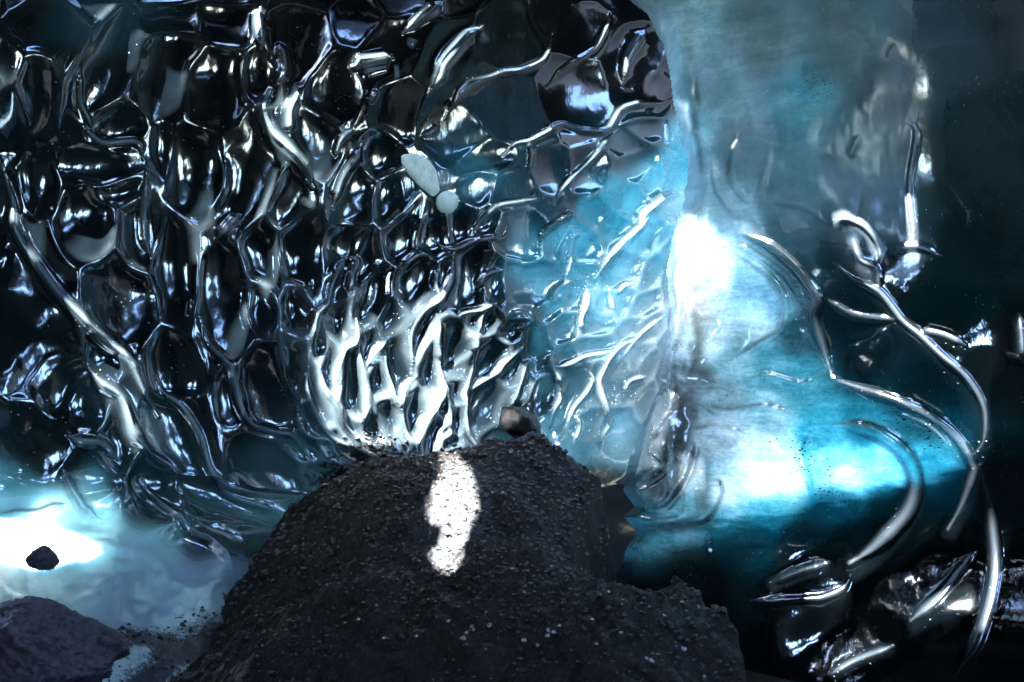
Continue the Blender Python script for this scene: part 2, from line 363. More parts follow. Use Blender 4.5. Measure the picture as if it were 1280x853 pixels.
R_LEFT = [([(506,40),(519,27),(540,14),(556,0)],5),([(535,119,.6),(549,97),(555,79,1.3),(580,50,1.2),(605,32)],6),([(558,149),(572,122),(590,108,1.6),(626,93),(652,88),(677,77),(686,65),(693,43)],3.5),
 ([(527,170),(540,166),(551,156)],2.5),([(687,108),(709,86),(738,65),(750,54),(761,29),(765,11)],3),([(781,108,.5),(786,75),(799,50,1.4),(811,34)],6),([(590,293),(608,270),(626,257),(652,253),(677,248)],3),
 ([(630,194),(644,180),(662,176),(680,167),(705,155),(731,163),(759,162),(774,140),(795,131),(828,128),(847,122)],3.4),([(770,158),(795,149),(831,146),(847,126)],3),([(695,246),(716,223),(741,199),(759,176),(774,162)],3),
 ([(662,216),(664,194),(661,176)],3),([(837,144),(835,187)],2.5),([(723,259),(752,234)],2),([(795,287),(806,266),(831,248),(862,240)],5),([(687,291),(702,273),(718,266)],3.5),
 ([(418,259),(429,223),(443,201),(454,180)],5),([(418,198),(425,176),(440,162)],3),([(440,84),(465,76),(493,70)],9),([(459,130),(472,112)],3),
 ([(747,345),(760,322),(790,292),(812,268)],4),([(736,358),(733,380),(726,402),(735,418)],3.5),([(761,355),(765,378),(768,390)],2.5),([(772,370),(780,358),(792,353)],2.5),([(690,384),(694,366),(708,354),(718,352)],3),
 ([(706,352),(712,335),(714,318),(718,296),(734,293)],3.5),([(676,305),(684,285),(704,272),(716,264)],3),([(690,440),(686,455),(693,468),(701,482)],4),([(699,486),(698,500),(692,512),(684,545)],4),([(688,460),(708,456),(732,446),(752,442),(768,437)],3),
 ([(733,462),(741,473),(733,492),(718,512),(708,535)],3),([(804,420),(780,432),(762,450),(750,472),(750,488),(756,512),(760,540)],4),([(830,395),(800,420),(784,440),(774,455)],3),([(810,470),(786,478),(780,495)],3),([(722,520),(726,535),(718,555)],3),([(771,520),(752,548),(750,562)],3.5),
 ([(545,300),(565,312),(588,304),(610,298),(632,297),(637,280)],2.6),([(567,318),(566,345),(556,365),(545,378),(528,392),(514,420),(514,468)],5),([(548,370),(545,350),(550,338)],3),
 ([(503,340),(515,325),(530,318),(540,322)],4),([(436,318),(424,335),(414,360),(409,380),(396,392),(390,410),(388,440)],4),([(438,320),(448,328),(440,345),(436,368)],4),([(448,388),(446,410),(442,430),(428,440),(420,465),(418,500)],5),([(446,430),(452,470),(456,500),(454,535)],4.5),
 ([(484,425),(466,445),(456,460)],4.5),([(484,430),(482,460),(488,485),(496,510),(502,520)],4.5),([(520,470),(506,485),(500,510),(508,545),(518,568)],4.5),([(548,455),(549,475),(548,500),(532,525),(522,548),(518,566)],5),([(547,400),(545,430),(550,455)],3.5),
 ([(549,470),(556,495),(560,540),(566,560)],4),([(592,440),(592,462),(580,490),(582,505),(586,540),(600,560)],4),([(660,428),(645,442),(630,455),(622,466),(600,480),(584,492)],3.4),([(672,450),(658,455),(652,475),(645,492),(640,505),(648,511)],3),([(694,466),(670,476),(660,500),(648,512)],2.4),
 ([(572,402),(578,392),(600,388),(620,378)],3),([(620,378),(604,395),(597,418)],3),([(620,380),(630,400),(627,418)],3),([(631,400),(655,398),(662,403),(642,414)],2.4),([(600,362),(606,348),(618,340),(630,338)],3.2),([(590,415),(594,440)],5),
 ([(384,460),(382,490),(392,520),(410,545),(440,560),(470,572)],5),([(398,460),(405,485),(420,505),(430,530),(452,550),(480,564),(512,570)],5),([(373,510),(374,530),(384,545),(410,552),(424,570),(450,582)],4),
 ([(340,70),(352,62),(356,88),(345,104)],6),([(326,10),(322,25),(325,45),(326,62)],6),([(338,112),(328,135),(338,165),(356,185),(380,210),(390,235)],8),([(372,118),(362,140),(362,170)],6),([(300,268),(288,280),(270,300)],6),
 ([(250,395),(262,430),(288,460),(300,505),(316,530),(345,540),(370,548),(400,590)],4),([(195,470),(205,490),(230,510),(252,545),(265,590),(290,610),(340,618),(405,620)],3.5),([(105,160),(130,178),(170,178),(178,200)],4),([(182,215),(180,250),(184,300),(192,320)],4),([(102,85),(104,130),(118,165)],3),
 ([(0,200),(15,250),(20,290),(60,350),(100,395),(130,425),(160,450),(180,490),(200,520)],6),([(110,460),(125,480),(150,500),(165,540),(190,570)],6),([(85,545),(100,552),(130,555),(150,575)],5),([(180,600),(205,630),(240,660),(268,678),(296,722)],4),([(265,595),(290,618),(330,635),(350,642)],3),([(300,665),(340,668),(385,680)],3),
 ([(80,590),(95,625),(105,640),(125,650)],6),([(0,640),(40,645),(85,630)],5)]
ribl = np.zeros(U.shape)
for k, (pts, w) in enumerate(R_LEFT):
    rf = ridge_field(U, V, us, vs, pts, w)
    if rf is None: continue
    sl, d, wb = rf
    ribl[sl] = np.maximum(ribl[sl], np.exp(-d ** 2 * .9))
    rel[sl] += 1.25 * w * wb * np.exp(-d ** 2 * .75) * (1 + .10 * np.sin(d * 7))
shz = smooth((V - 620 - .3 * np.clip(U, 0, 400)) / 30) * smooth((420 - U) / 60)
rel += shz * (5 * fbm(U / 46, V / 34, 3, 23) + .5 * fbm(U / 9, V / 9, 3, 27))
rel += 2.0 * fbm(U / 70, V / 70, 2, 21) + .05 * fbm(U / 6, V / 10, 3, 31)
# base: a wall running away to the right, its foot flaring out to an icy apron at the lower left
nx, ny = .584, -.811
kx = (U - W / 2) / FPX; kz = -(V - H / 2) / FPX
Yb = -3.6 / (nx * kx + ny)
Yb = Yb - .95 * smooth((V - 585) / 290) * smooth((430 - U) / 200) + .10 * fbm(U / 260, V / 260, 2, 41)
Yb = Yb + .25 * smooth((40 - V) / 300) * smooth((420 - U) / 160) + .10 * smooth((200 - V) / 300) * smooth((U - 300) / 160)           # leans over to the ceiling
P = np.stack([kx * Yb, Yb, CZ + kz * Yb], -1)
pxm = Yb / FPX
Nb = grid_normals(P)
sgn = np.sign(-(Nb[..., 1].mean())); Nb = Nb * sgn
P = P + Nb * (rel * pxm)[..., None]
N = grid_normals(P) * sgn
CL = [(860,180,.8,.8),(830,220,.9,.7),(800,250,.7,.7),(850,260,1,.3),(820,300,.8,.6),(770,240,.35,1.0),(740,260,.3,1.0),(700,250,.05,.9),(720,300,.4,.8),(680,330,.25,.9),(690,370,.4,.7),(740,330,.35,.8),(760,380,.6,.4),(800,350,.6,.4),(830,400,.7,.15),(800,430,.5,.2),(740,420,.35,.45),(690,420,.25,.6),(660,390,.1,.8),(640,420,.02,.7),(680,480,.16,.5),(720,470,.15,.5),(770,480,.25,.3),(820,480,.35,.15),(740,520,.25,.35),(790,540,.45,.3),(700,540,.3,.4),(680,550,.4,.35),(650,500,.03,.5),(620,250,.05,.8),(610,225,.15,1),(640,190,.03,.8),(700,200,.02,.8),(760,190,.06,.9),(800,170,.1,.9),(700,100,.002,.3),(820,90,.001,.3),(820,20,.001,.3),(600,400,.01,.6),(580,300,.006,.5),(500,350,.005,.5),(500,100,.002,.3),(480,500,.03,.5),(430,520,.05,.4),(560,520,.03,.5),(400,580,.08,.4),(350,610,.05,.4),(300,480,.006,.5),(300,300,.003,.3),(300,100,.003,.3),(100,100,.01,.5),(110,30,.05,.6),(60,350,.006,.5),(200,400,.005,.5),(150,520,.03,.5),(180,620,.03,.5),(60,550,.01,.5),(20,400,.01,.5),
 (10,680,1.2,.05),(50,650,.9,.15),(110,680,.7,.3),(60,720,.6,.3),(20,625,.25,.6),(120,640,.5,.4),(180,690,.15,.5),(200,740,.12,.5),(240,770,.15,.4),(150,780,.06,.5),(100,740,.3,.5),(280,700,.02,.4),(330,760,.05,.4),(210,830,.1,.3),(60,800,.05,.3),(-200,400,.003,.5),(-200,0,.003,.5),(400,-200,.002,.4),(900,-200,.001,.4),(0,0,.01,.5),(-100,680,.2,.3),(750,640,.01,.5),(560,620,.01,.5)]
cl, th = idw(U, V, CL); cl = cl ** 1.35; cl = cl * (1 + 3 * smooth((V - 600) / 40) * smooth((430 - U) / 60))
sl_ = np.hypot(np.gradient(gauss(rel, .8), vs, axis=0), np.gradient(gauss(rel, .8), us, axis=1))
cl = cl / (1 + (sl_ * 1.3) ** 2); cl = cl * (1 - .5 * smooth((U - 760) / 60) * smooth((600 - V) / 30))  # steep flanks dimmed: refraction shading put into the clarity
wall = empty('ice_wall', tuple(P[-1, len(us) // 3]))
wall.location = (0, 0, 0)
tag(wall, 'dark glassy ice wall covered in scalloped hollows behind the sand mound', 'ice wall')
ap_mask = (V > 612 + .32 * np.clip(U, 0, 400) + 8 * fbm(U / 50, V / 50, 2, 5)) & (U < 420)
lab = cell.copy(); lab[ap_mask] = 9999
shelf = empty('ice_shelf'); tag(shelf, 'pale blue white glowing ice shelf at the foot of the wall beside the frosted boulder', 'ice shelf')
def mk_left(k, co, f, n, at_):
    if k == 9999: mesh_np('shelf_surface', co, f, M['ice_shelf'], shelf, n, at_)
    else: mesh_np('scallop', co, f, M['ice'], wall, n, at_)
bc = catmull([(470,575),(440,590),(405,640),(392,690),(345,745),(300,778),(235,812),(170,860)], 8)
dd = np.full(U.shape, 1e9)
for q_ in bc: dd = np.minimum(dd, np.hypot(U - q_[0], V - q_[1]))
dirt = np.clip(.75 - dd / 110, 0, 1); dirt = np.maximum(dirt, .72 * smooth((U - 110 + 60 * vnoise(U / 40, V / 40, 5)) / 120) * smooth((V - 735) / 70))
frost_glow = gauss(ap_mask.astype(float), 5)
frost_glow = np.clip(frost_glow + .27 * np.clip(np.maximum(gauss(net, 1.5) / (ww * 1.2 + 1e-6), ribl), 0, 1) ** 1.7, 0, 1)  # ridge crests whitened too: their glow and highlights painted in
split_sheet(P, N, lab, np.ones(U.shape, bool), {'clarity': cl, 'thickness': th, 'frost': frost_glow, 'dirt': dirt}, mk_left)
LEFT = (us, vs, P, N)

def left_point(u, v):
    i = min(np.searchsorted(us, u), len(us) - 1); j = min(np.searchsorted(vs, v), len(vs) - 1)
    return Vector(P[j, i]), Vector(N[j, i])

# ================================================================== RIGHT: milky curtain, pillar, lit ledge and dark ribbed wall
us2 = axis(700, 1640, 770, 1296, 1.45, 9); vs2 = axis(-560, 1000, -8, 862, 1.45, 9)
U2, V2 = np.meshgrid(us2, vs2)
rel2 = np.zeros(U2.shape)
R_RIGHT = [  # points, width, height factor
 ([(900,304),(939,326),(963,348),(979,376),(975,411),(947,431),(908,455)],6,1.0),([(920,290),(959,306),(987,328),(1011,356),(1023,376),(1017,398),(1027,431),(1039,473)],8,1.0),([(1030,372),(1067,394),(1123,400)],6,.8),
 ([(1039,284),(1059,276),(1083,286),(1099,312),(1095,336)],4.5,1),([(1067,300),(1075,324),(1095,336),(1099,366)],4,1),([(1041,326),(1067,350),(1099,366),(1127,400),(1151,420),(1179,447),(1203,467),(1223,495),(1231,519),(1229,551),(1219,567)],6,1),
 ([(1147,411),(1179,418),(1207,431)],7,.8),([(1039,473),(1079,487),(1123,503),(1159,519),(1195,547),(1215,579),(1216,597),(1202,632),(1184,663)],8,.9),([(1019,531,.5),(1079,535,.6),(1119,555),(1139,579),(1145,605),(1141,630),(1128,651),(1092,686,1.2),(1061,706,1.4)],12,.9),
 ([(1091,517),(1127,519),(1163,535),(1197,569)],3,1),([(1061,721),(1053,737),(1030,747),(1010,749),(936,753)],6,.8),([(962,731),(999,715),(1036,704)],7,.9),([(1036,844),(1069,825),(1116,808)],6,.9),
 ([(1126,150),(1145,165),(1136,232),(1141,289),(1139,307)],4,.9),([(1112,320),(1139,307),(1175,318)],5,.6),([(1225,580),(1240,650),(1243,720),(1222,800),(1190,850)],9,.7),([(1274,392),(1276,447),(1250,439)],5,1),
 ([(905,300),(945,318),(985,350),(1005,385)],5,.9),([(961,251),(1010,262),(1032,279)],4,.7),([(945,270),(955,235),(966,180)],5,.5),([(1062,200),(1075,170)],5,.6),([(1110,75),(1120,55)],4,.7),([(890,200),(900,240),(930,280)],6,.7),([(872,100),(868,160),(876,230)],7,.8),([(925,170),(918,220),(940,260)],6,.6),
 ([(1138,776),(1175,742),(1205,705),(1218,690)],7,.8),([(1018,530),(1000,560),(1012,600),(1016,625)],5,-.7),
 ([(870,500),(905,515),(960,510),(1000,525)],6,.5),([(860,540),(900,535),(940,545)],5,.4),([(880,600),(905,606),(895,640),(870,652)],5,.7),([(820,560),(842,580),(836,615),(828,640)],5,.8),([(868,545),(862,590),(842,622),(815,636)],5,.8),([(800,600),(822,585),(842,580)],5,.7),([(905,640),(940,650),(985,640)],4,.4),
 ([(884,662),(886,690),(900,702)],3,.8),([(846,545),(843,580),(838,612),(830,636)],4,-1.2),([(874,548),(868,590),(850,622),(836,638)],4,-1.2),([(798,606),(822,600),(843,584)],4,-1.1),([(902,590),(908,612),(897,640),(880,656)],4,-1.0),([(800,642),(830,643),(862,638)],4,-1.0),([(858,300),(850,350),(858,400),(846,450),(852,500)],5,.9),([(872,330),(866,380),(872,430),(862,480)],5,.8),([(836,470),(846,500),(832,530),(822,555)],5,.9),([(930,480),(960,470),(1000,480),(1030,472)],5,.6)]
ridx = np.full(U2.shape, -1); ribf = np.zeros(U2.shape)
for k, (pts, w, hf) in enumerate(R_RIGHT):
    w = w * .66; rf = ridge_field(U2, V2, us2, vs2, pts, w)
    if rf is None: continue
    sl, d, wb = rf
    prof = np.where(d < 1.3, np.sqrt(np.clip(1 - (d / 1.3) ** 2, 0, 1)) * .75, 0) + .35 * np.exp(-d ** 2 * .35)
    rel2[sl] += 1.35 * hf * w * wb * prof
    m = d < 1.25; ridx[sl][m] = k
    ribf[sl] = np.maximum(ribf[sl], np.exp(-d ** 2 * 1.1))
rel2 = gauss(rel2, .9)
B_RIGHT = [(862,290,20,40,0,16),(858,350,22,40,0,16),(856,410,20,36,0,18),(850,455,18,22,0,14),(845,490,20,24,0,16),(838,530,24,26,0,18),(830,570,28,26,0,18),(815,612,28,24,20,20),(866,612,34,36,-14,20),(845,646,56,15,-6,16),(848,430,10,10,0,6),(866,470,14,12,0,8),(852,398,12,14,0,6),(868,440,10,12,0,6),(880,480,16,16,0,6),(820,540,10,18,10,8),(842,560,16,12,0,8),(1178,760,40,26,-30,10),(850,120,22,90,0,14),(1000,150,60,70,0,8),(930,100,40,80,0,8),(930,220,24,50,10,10),(1100,120,50,60,0,8),(1010,230,50,40,0,8),(1060,580,90,44,-8,6),(940,580,70,60,0,8),
 (930,390,54,46,20,-26),(1060,440,50,34,-20,-12),(1100,310,18,20,0,-8),(1180,520,34,50,-30,-14),(1090,600,40,50,30,-8),(1190,370,80,70,0,-9),(1180,640,30,50,20,-10),(1240,500,40,70,0,-8),(1050,790,70,34,-20,-12),(1090,720,60,40,-30,-12),(1000,690,60,20,-20,-8),(950,700,50,16,-10,8),(1190,230,70,100,0,-9),(980,350,30,40,0,-6)]
for (u, v, a, b_, rot, h) in B_RIGHT:
    r = math.radians(rot); c, s = math.cos(r), math.sin(r); du = U2 - u; dv = V2 - v
    e = ((du * c + dv * s) / a) ** 2 + ((-du * s + dv * c) / b_) ** 2
    rel2 += h * np.exp(-e * 1.1)
pill = np.exp(-((U2 - 850) / 34) ** 2) * smooth((V2 - 250) / 60) * smooth((680 - V2) / 60)
rel2 += 1.7 * fbm(U2 / 80, V2 / 80, 2, 51) + 2.6 * pill * fbm(U2 / 16, V2 / 22, 2, 57) + .05 * fbm(U2 / 7, V2 / 7, 2, 61)
cur = smooth((330 - V2) / 60) * smooth((1180 - U2) / 80)
rel2 += cur * (.5 * fbm(U2 / 12, V2 / 26, 2, 71) + 3.5 * np.abs(fbm(U2 / 50, V2 / 80, 2, 77)))
# left outline of the curtain and pillar
EDGE = [(-560,690),(-330,700),(-120,740),(0,785),(20,812),(60,834),(110,848),(150,855),(200,861),(250,862),(300,846),(340,836),(400,845),(450,836),(480,829),(530,806),(590,786),(615,784),(632,800),(645,784),(662,800),(680,790),(720,770),(1000,760)]
eu = np.interp(V2, [e[0] for e in EDGE], [e[1] for e in EDGE]) + 2.0 * fbm(V2 / 22, V2 * 0 + 3, 3, 81)
din = U2 - eu
kx2 = (U2 - W / 2) / FPX; kz2 = -(V2 - H / 2) / FPX
n2x, n2y = -.56, -.83; c2 = n2x * .9 + n2y * 4.25
Y2 = c2 / (n2x * kx2 + n2y)
Y2 = Y2 + .26 * np.clip(1 - din / 26, 0, 1.5) ** 2 + .08 * fbm(U2 / 240, V2 / 240, 2, 91) - .25 * smooth((V2 - 640) / 300) - .35 * smooth((100 - V2) / 420)
valid2 = din > -3
P2 = np.stack([kx2 * Y2, Y2, CZ + kz2 * Y2], -1)
Nb2 = grid_normals(P2); sg2 = np.sign(-(Nb2[..., 1].mean())); Nb2 *= sg2
base2 = np.stack([np.full(U2.shape, n2x), np.full(U2.shape, n2y), np.zeros(U2.shape)], -1)
P2 = P2 + base2 * (rel2 * Y2 / FPX)[..., None]
N2 = grid_normals(P2) * sg2
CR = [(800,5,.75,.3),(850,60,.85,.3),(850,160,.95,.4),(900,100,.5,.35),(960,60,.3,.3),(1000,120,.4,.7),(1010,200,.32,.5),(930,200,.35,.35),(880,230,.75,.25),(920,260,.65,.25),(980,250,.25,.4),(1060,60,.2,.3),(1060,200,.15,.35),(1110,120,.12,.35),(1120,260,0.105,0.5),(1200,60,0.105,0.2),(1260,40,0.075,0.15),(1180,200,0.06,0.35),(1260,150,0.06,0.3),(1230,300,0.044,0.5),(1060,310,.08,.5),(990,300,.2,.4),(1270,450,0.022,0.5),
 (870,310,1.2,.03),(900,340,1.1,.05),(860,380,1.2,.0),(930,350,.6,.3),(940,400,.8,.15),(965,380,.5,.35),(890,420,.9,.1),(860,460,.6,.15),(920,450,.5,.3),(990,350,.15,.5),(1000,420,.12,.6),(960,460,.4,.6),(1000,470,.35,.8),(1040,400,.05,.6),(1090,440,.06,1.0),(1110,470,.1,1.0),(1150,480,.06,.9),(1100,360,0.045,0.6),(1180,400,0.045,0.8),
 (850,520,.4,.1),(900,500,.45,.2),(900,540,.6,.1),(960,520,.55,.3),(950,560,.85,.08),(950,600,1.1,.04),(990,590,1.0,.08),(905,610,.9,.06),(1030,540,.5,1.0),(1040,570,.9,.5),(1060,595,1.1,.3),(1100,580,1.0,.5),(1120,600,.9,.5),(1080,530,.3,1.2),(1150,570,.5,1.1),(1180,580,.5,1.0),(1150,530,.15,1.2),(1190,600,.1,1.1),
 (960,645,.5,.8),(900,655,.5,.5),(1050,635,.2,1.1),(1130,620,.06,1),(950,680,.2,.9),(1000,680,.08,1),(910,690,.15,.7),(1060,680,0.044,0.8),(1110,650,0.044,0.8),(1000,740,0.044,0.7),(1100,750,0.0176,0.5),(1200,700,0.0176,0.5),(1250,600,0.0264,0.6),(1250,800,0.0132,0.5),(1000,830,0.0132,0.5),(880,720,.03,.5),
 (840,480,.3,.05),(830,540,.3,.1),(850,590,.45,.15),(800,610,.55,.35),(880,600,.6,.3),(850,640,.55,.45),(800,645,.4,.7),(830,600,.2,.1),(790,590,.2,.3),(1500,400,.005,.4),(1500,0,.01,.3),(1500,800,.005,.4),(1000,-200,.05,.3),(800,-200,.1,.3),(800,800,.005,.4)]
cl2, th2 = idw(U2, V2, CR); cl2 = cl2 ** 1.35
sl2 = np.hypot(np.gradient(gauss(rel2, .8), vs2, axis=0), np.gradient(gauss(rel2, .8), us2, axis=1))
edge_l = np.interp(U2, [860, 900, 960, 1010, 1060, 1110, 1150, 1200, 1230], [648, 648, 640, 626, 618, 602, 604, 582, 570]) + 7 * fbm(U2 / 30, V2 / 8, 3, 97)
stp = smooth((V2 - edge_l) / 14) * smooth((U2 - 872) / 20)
cl2 = cl2 * (1 - .6 * stp) / (1 + (sl2 * (1.1 + 1.2 * smooth((905 - U2) / 20) * smooth((V2 - 440) / 40))) ** 2); th2 = th2 + .45 * stp  # flank shading put into clarity to outline knobs and folds
crease = np.exp(-((U2 - np.interp(V2, [520, 560, 600, 630], [1000, 1006, 1014, 1017])) / 4) ** 2) * smooth((V2 - 525) / 20) * smooth((650 - V2) / 20)
th2 = th2 + .5 * crease
# things on this side: 0 curtain, 1 pillar, 2 lit ledge and window, 3 dark ribbed wall
wob = 6 * fbm(U2 / 30, V2 / 30, 3, 95)
topline = np.interp(U2, [780, 870, 905, 940, 1000, 1040, 1140, 1160], [262, 268, 290, 285, 296, 320, 318, 318])
thing2 = np.full(U2.shape, 3)
thing2[(V2 + wob < topline) & (U2 + wob < 1145)] = 0
lo = np.interp(U2, [880, 905, 1000, 1100, 1200, 1230], [700, 705, 690, 650, 610, 590])
hi = np.interp(U2, [880, 960, 985, 1030, 1040, 1080, 1160, 1215], [262, 300, 330, 400, 473, 490, 520, 580])
thing2[(V2 >= topline - wob) & (V2 > hi) & (V2 + wob < lo) & (U2 < 1218)] = 2
pr = np.interp(V2, [262, 300, 380, 470, 520, 560, 600, 640, 668], [872, 884, 874, 872, 868, 880, 903, 906, 900])
thing2[(V2 + wob > 264) & (U2 < pr) & (V2 < 668)] = 1
lab2 = thing2 * 1000 + (ridx + 1)
roots = [empty('ice_curtain'), empty('ice_pillar'), empty('ice_ledge'), empty('ribbed_ice_wall')]
tag(roots[0], 'milky grey teal ice curtain hanging above the bright pillar', 'ice curtain')
tag(roots[1], 'clear knobbly ice pillar with folded lobed foot beside the sand mound', 'ice pillar')
tag(roots[2], 'glowing white and cyan ice ledge right of the clear pillar', 'ice ledge')
tag(roots[3], 'dark clear ice wall with thin curving ribs at the right', 'ice wall')
mats2 = [M['ice_right']] * 4
parts2 = ['curtain_surface', 'pillar_shaft', 'ledge_face', 'wall_surface']
def mk_right(k, co, f, n, at_):
    t, r = divmod(k, 1000)
    mesh_np(parts2[t] if r == 0 else ('rib' if t != 1 else 'fold'), co, f, mats2[t], roots[t], n, at_)
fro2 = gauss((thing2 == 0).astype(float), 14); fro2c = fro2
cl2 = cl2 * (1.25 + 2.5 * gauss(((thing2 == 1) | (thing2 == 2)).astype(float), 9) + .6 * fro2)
split_sheet(P2, N2, lab2, valid2, {'clarity': cl2, 'thickness': th2, 'frost': np.clip(fro2 + .55 * ribf * smooth((U2 - 1000) / 60) + .3 * gauss((thing2 == 1).astype(float), 4), 0, 1), 'dirt': np.zeros(U2.shape)}, mk_right)  # curtain frosting, plus rib crests whitened in place of highlights

# ================================================================== ROOF and the openings added to light the walls
hole_sun = sun_hole(patch)
SHELF_HOLE = [(-2.72 + .2 * math.cos(a) * (1 + .2 * math.sin(3 * a)), .93 + .17 * math.sin(a) * (1 + .25 * math.cos(2 * a))) for a in np.linspace(0, 6.28, 24, endpoint=False)]  # opening added to throw sun on the ice shelf
roof_holes = [hole_sun, blob_loop((.1, -2.9, ROOF_Z), (1, 0, 0), (0, 1, 0), .9, .75, seed=1),
              blob_loop((3.55, 1.4, ROOF_Z), (1, 0, 0), (0, 1, 0), .8, 1.35, seed=6, rough=.1)]  # sky openings added for highlights on the walls
# openings added overhead, each aimed to drop sun on part of the scalloped wall
BEAMS = [[(380,400),(398,340),(425,300),(450,340),(482,305),(530,310),(560,365),(600,350),(640,420),(664,465),(622,496),(604,535),(585,556),(555,570),(470,574),(424,548),(402,520),(376,470)],
 [(700,300),(745,285),(800,240),(850,190),(858,260),(835,330),(842,420),(828,480),(795,540),(740,555),(690,540),(700,480),(725,430),(698,370)],
 [(104,388),(130,415),(165,445),(182,480),(200,560),(186,592),(160,560),(140,510),(112,450)],
 [(322,92),(352,62),(366,104),(392,128),(396,170),(372,214),(348,190),(326,148)],
 [(-30,120),(4,112),(20,170),(34,250),(22,300),(2,240),(-30,210)],
 [(72,245),(112,240),(140,262),(128,330),(96,320),(70,290)],
 [(284,250),(296,196),(318,160),(330,172),(312,232),(302,292),(288,296)],
 [(128,8),(160,-20),(198,6),(186,52),(150,70),(120,48)],
 [(250,330),(264,296),(278,330),(276,384),(262,404),(250,372)],
 [(180,215),(194,128),(216,130),(222,176),(204,236)]]
def up_to_roof(p): return p - SUN_DIR * ((ROOF_Z - p.z) / -SUN_DIR.z)
def sheet_hole(us_, vs_, P_, poly_px):
    return [up_to_roof(Vector(P_[min(np.searchsorted(vs_, v), len(vs_) - 1), min(np.searchsorted(us_, u), len(us_) - 1)])) for (u, v) in poly_px]
def base_hole(poly_px):
    out = []
    for (u, v) in poly_px:
        kx_, kz_ = rayk(u, v); y_ = -3.6 / (.584 * kx_ - .811); out.append(up_to_roof(Vector((kx_ * y_, y_, CZ + kz_ * y_))))
    return out
def flat1(u, v):                              # the left-hand wall without its relief
    kx_, kz_ = rayk(u, v); y_ = float(Yb[np.clip(np.searchsorted(vs, v), 0, len(vs) - 1), np.clip(np.searchsorted(us, u), 0, len(us) - 1)])
    return Vector((kx_ * y_, y_, CZ + kz_ * y_))
def flat2(u, v):                              # the right-hand wall without its relief
    kx_, kz_ = rayk(u, v); j = np.clip(np.searchsorted(vs2, v), 0, len(vs2) - 1); i = np.clip(np.searchsorted(us2, u), 0, len(us2) - 1); y_ = float(Y2[j, i])
    return Vector((kx_ * y_, y_, CZ + kz_ * y_))
def band(pts, w):
    c = catmull(pts, 14); t = np.gradient(c, axis=0); t /= np.hypot(t[:, 0], t[:, 1])[:, None]; n_ = np.stack([-t[:, 1], t[:, 0]], 1)
    return [tuple(q) for q in c + n_ * w] + [tuple(q) for q in (c - n_ * w)[::-1]]
LBANDS = [([(506,40),(519,27),(540,14)], 6), ([(537,112),(549,97),(555,79),(580,50),(605,32)], 8), ([(560,145),(572,122),(590,108),(626,93),(652,88)], 6), ([(662,84),(677,77),(686,65)], 5), ([(783,100),(788,75),(799,50),(809,36)], 8), ([(438,92),(465,84),(495,78)], 14),
 ([(640,186),(662,178),(690,165)], 7), ([(760,164),(774,142),(795,132),(825,128)], 7), ([(700,240),(716,223),(741,199),(757,180)], 5), ([(738,66),(750,54),(760,30)], 5), ([(600,228),(622,215)], 12), ([(612,268),(640,255),(672,249)], 5), ([(420,255),(429,223),(443,201),(452,184)], 8), ([(325,15),(322,30),(325,58)], 9)]
RBANDS = [([(862,285),(858,350),(856,410),(848,470)], 12), ([(836,515),(822,565),(812,608)], 16), ([(868,585),(872,640)], 15), ([(925,292),(959,306),(987,326),(998,340)], 6), ([(1022,405),(1027,431),(1038,468)], 6), ([(1046,475),(1079,487),(1123,503),(1159,519),(1195,547),(1213,575)], 6), ([(1042,280),(1059,276),(1083,286),(1097,310)], 5), ([(1035,375),(1067,393),(1112,399)], 5), ([(1156,412),(1179,418),(1204,430)], 5), ([(905,306),(939,326),(963,348),(978,376),(975,405)], 5), ([(1238,655),(1243,720),(1226,790)], 5), ([(1066,300),(1075,324)], 4), ([(1075,330),(1099,366),(1127,400),(1151,420),(1203,467),(1223,495),(1231,530),(1224,560)], 8), ([(1216,597),(1202,632),(1184,663)], 9), ([(1140,625),(1128,651),(1092,686),(1061,706)], 11),
 ([(962,731),(999,715),(1036,704)], 7), ([(1010,749),(1035,745),(1058,730)], 6), ([(1040,842),(1069,825),(1116,808)], 6), ([(1135,776),(1178,762),(1218,745)], 16), ([(1000,345),(1018,370),(1022,395)], 7), ([(1138,240),(1141,289),(1139,307)], 6), ([(1274,392),(1276,440)], 6)]
roof_holes += [base_hole(b_) for b_ in BEAMS] + [[up_to_roof(flat1(u, v)) for (u, v) in band(p_, w_)] for (p_, w_) in LBANDS] + [[up_to_roof(flat2(u, v)) for (u, v) in band(p_, w_)] for (p_, w_) in RBANDS]  # made-up sun slots over chosen ridges and ribs
roof_holes.append([Vector((x, y, ROOF_Z)) for x, y in SHELF_HOLE])
panel('cave_roof', [Vector((x, y, ROOF_Z)) for x, y in [(X0, Y0), (X1, Y0), (X1, 3.0), (2.3, 3.3), (1.45, 4.0), (2.9, 4.4), (2.9, 6.6), (1.9, 6.4), (1.15, 5.15), (-2.2, 3.1), (X0, 2.9)]], roof_holes, thick=-SUN_DIR * .5)

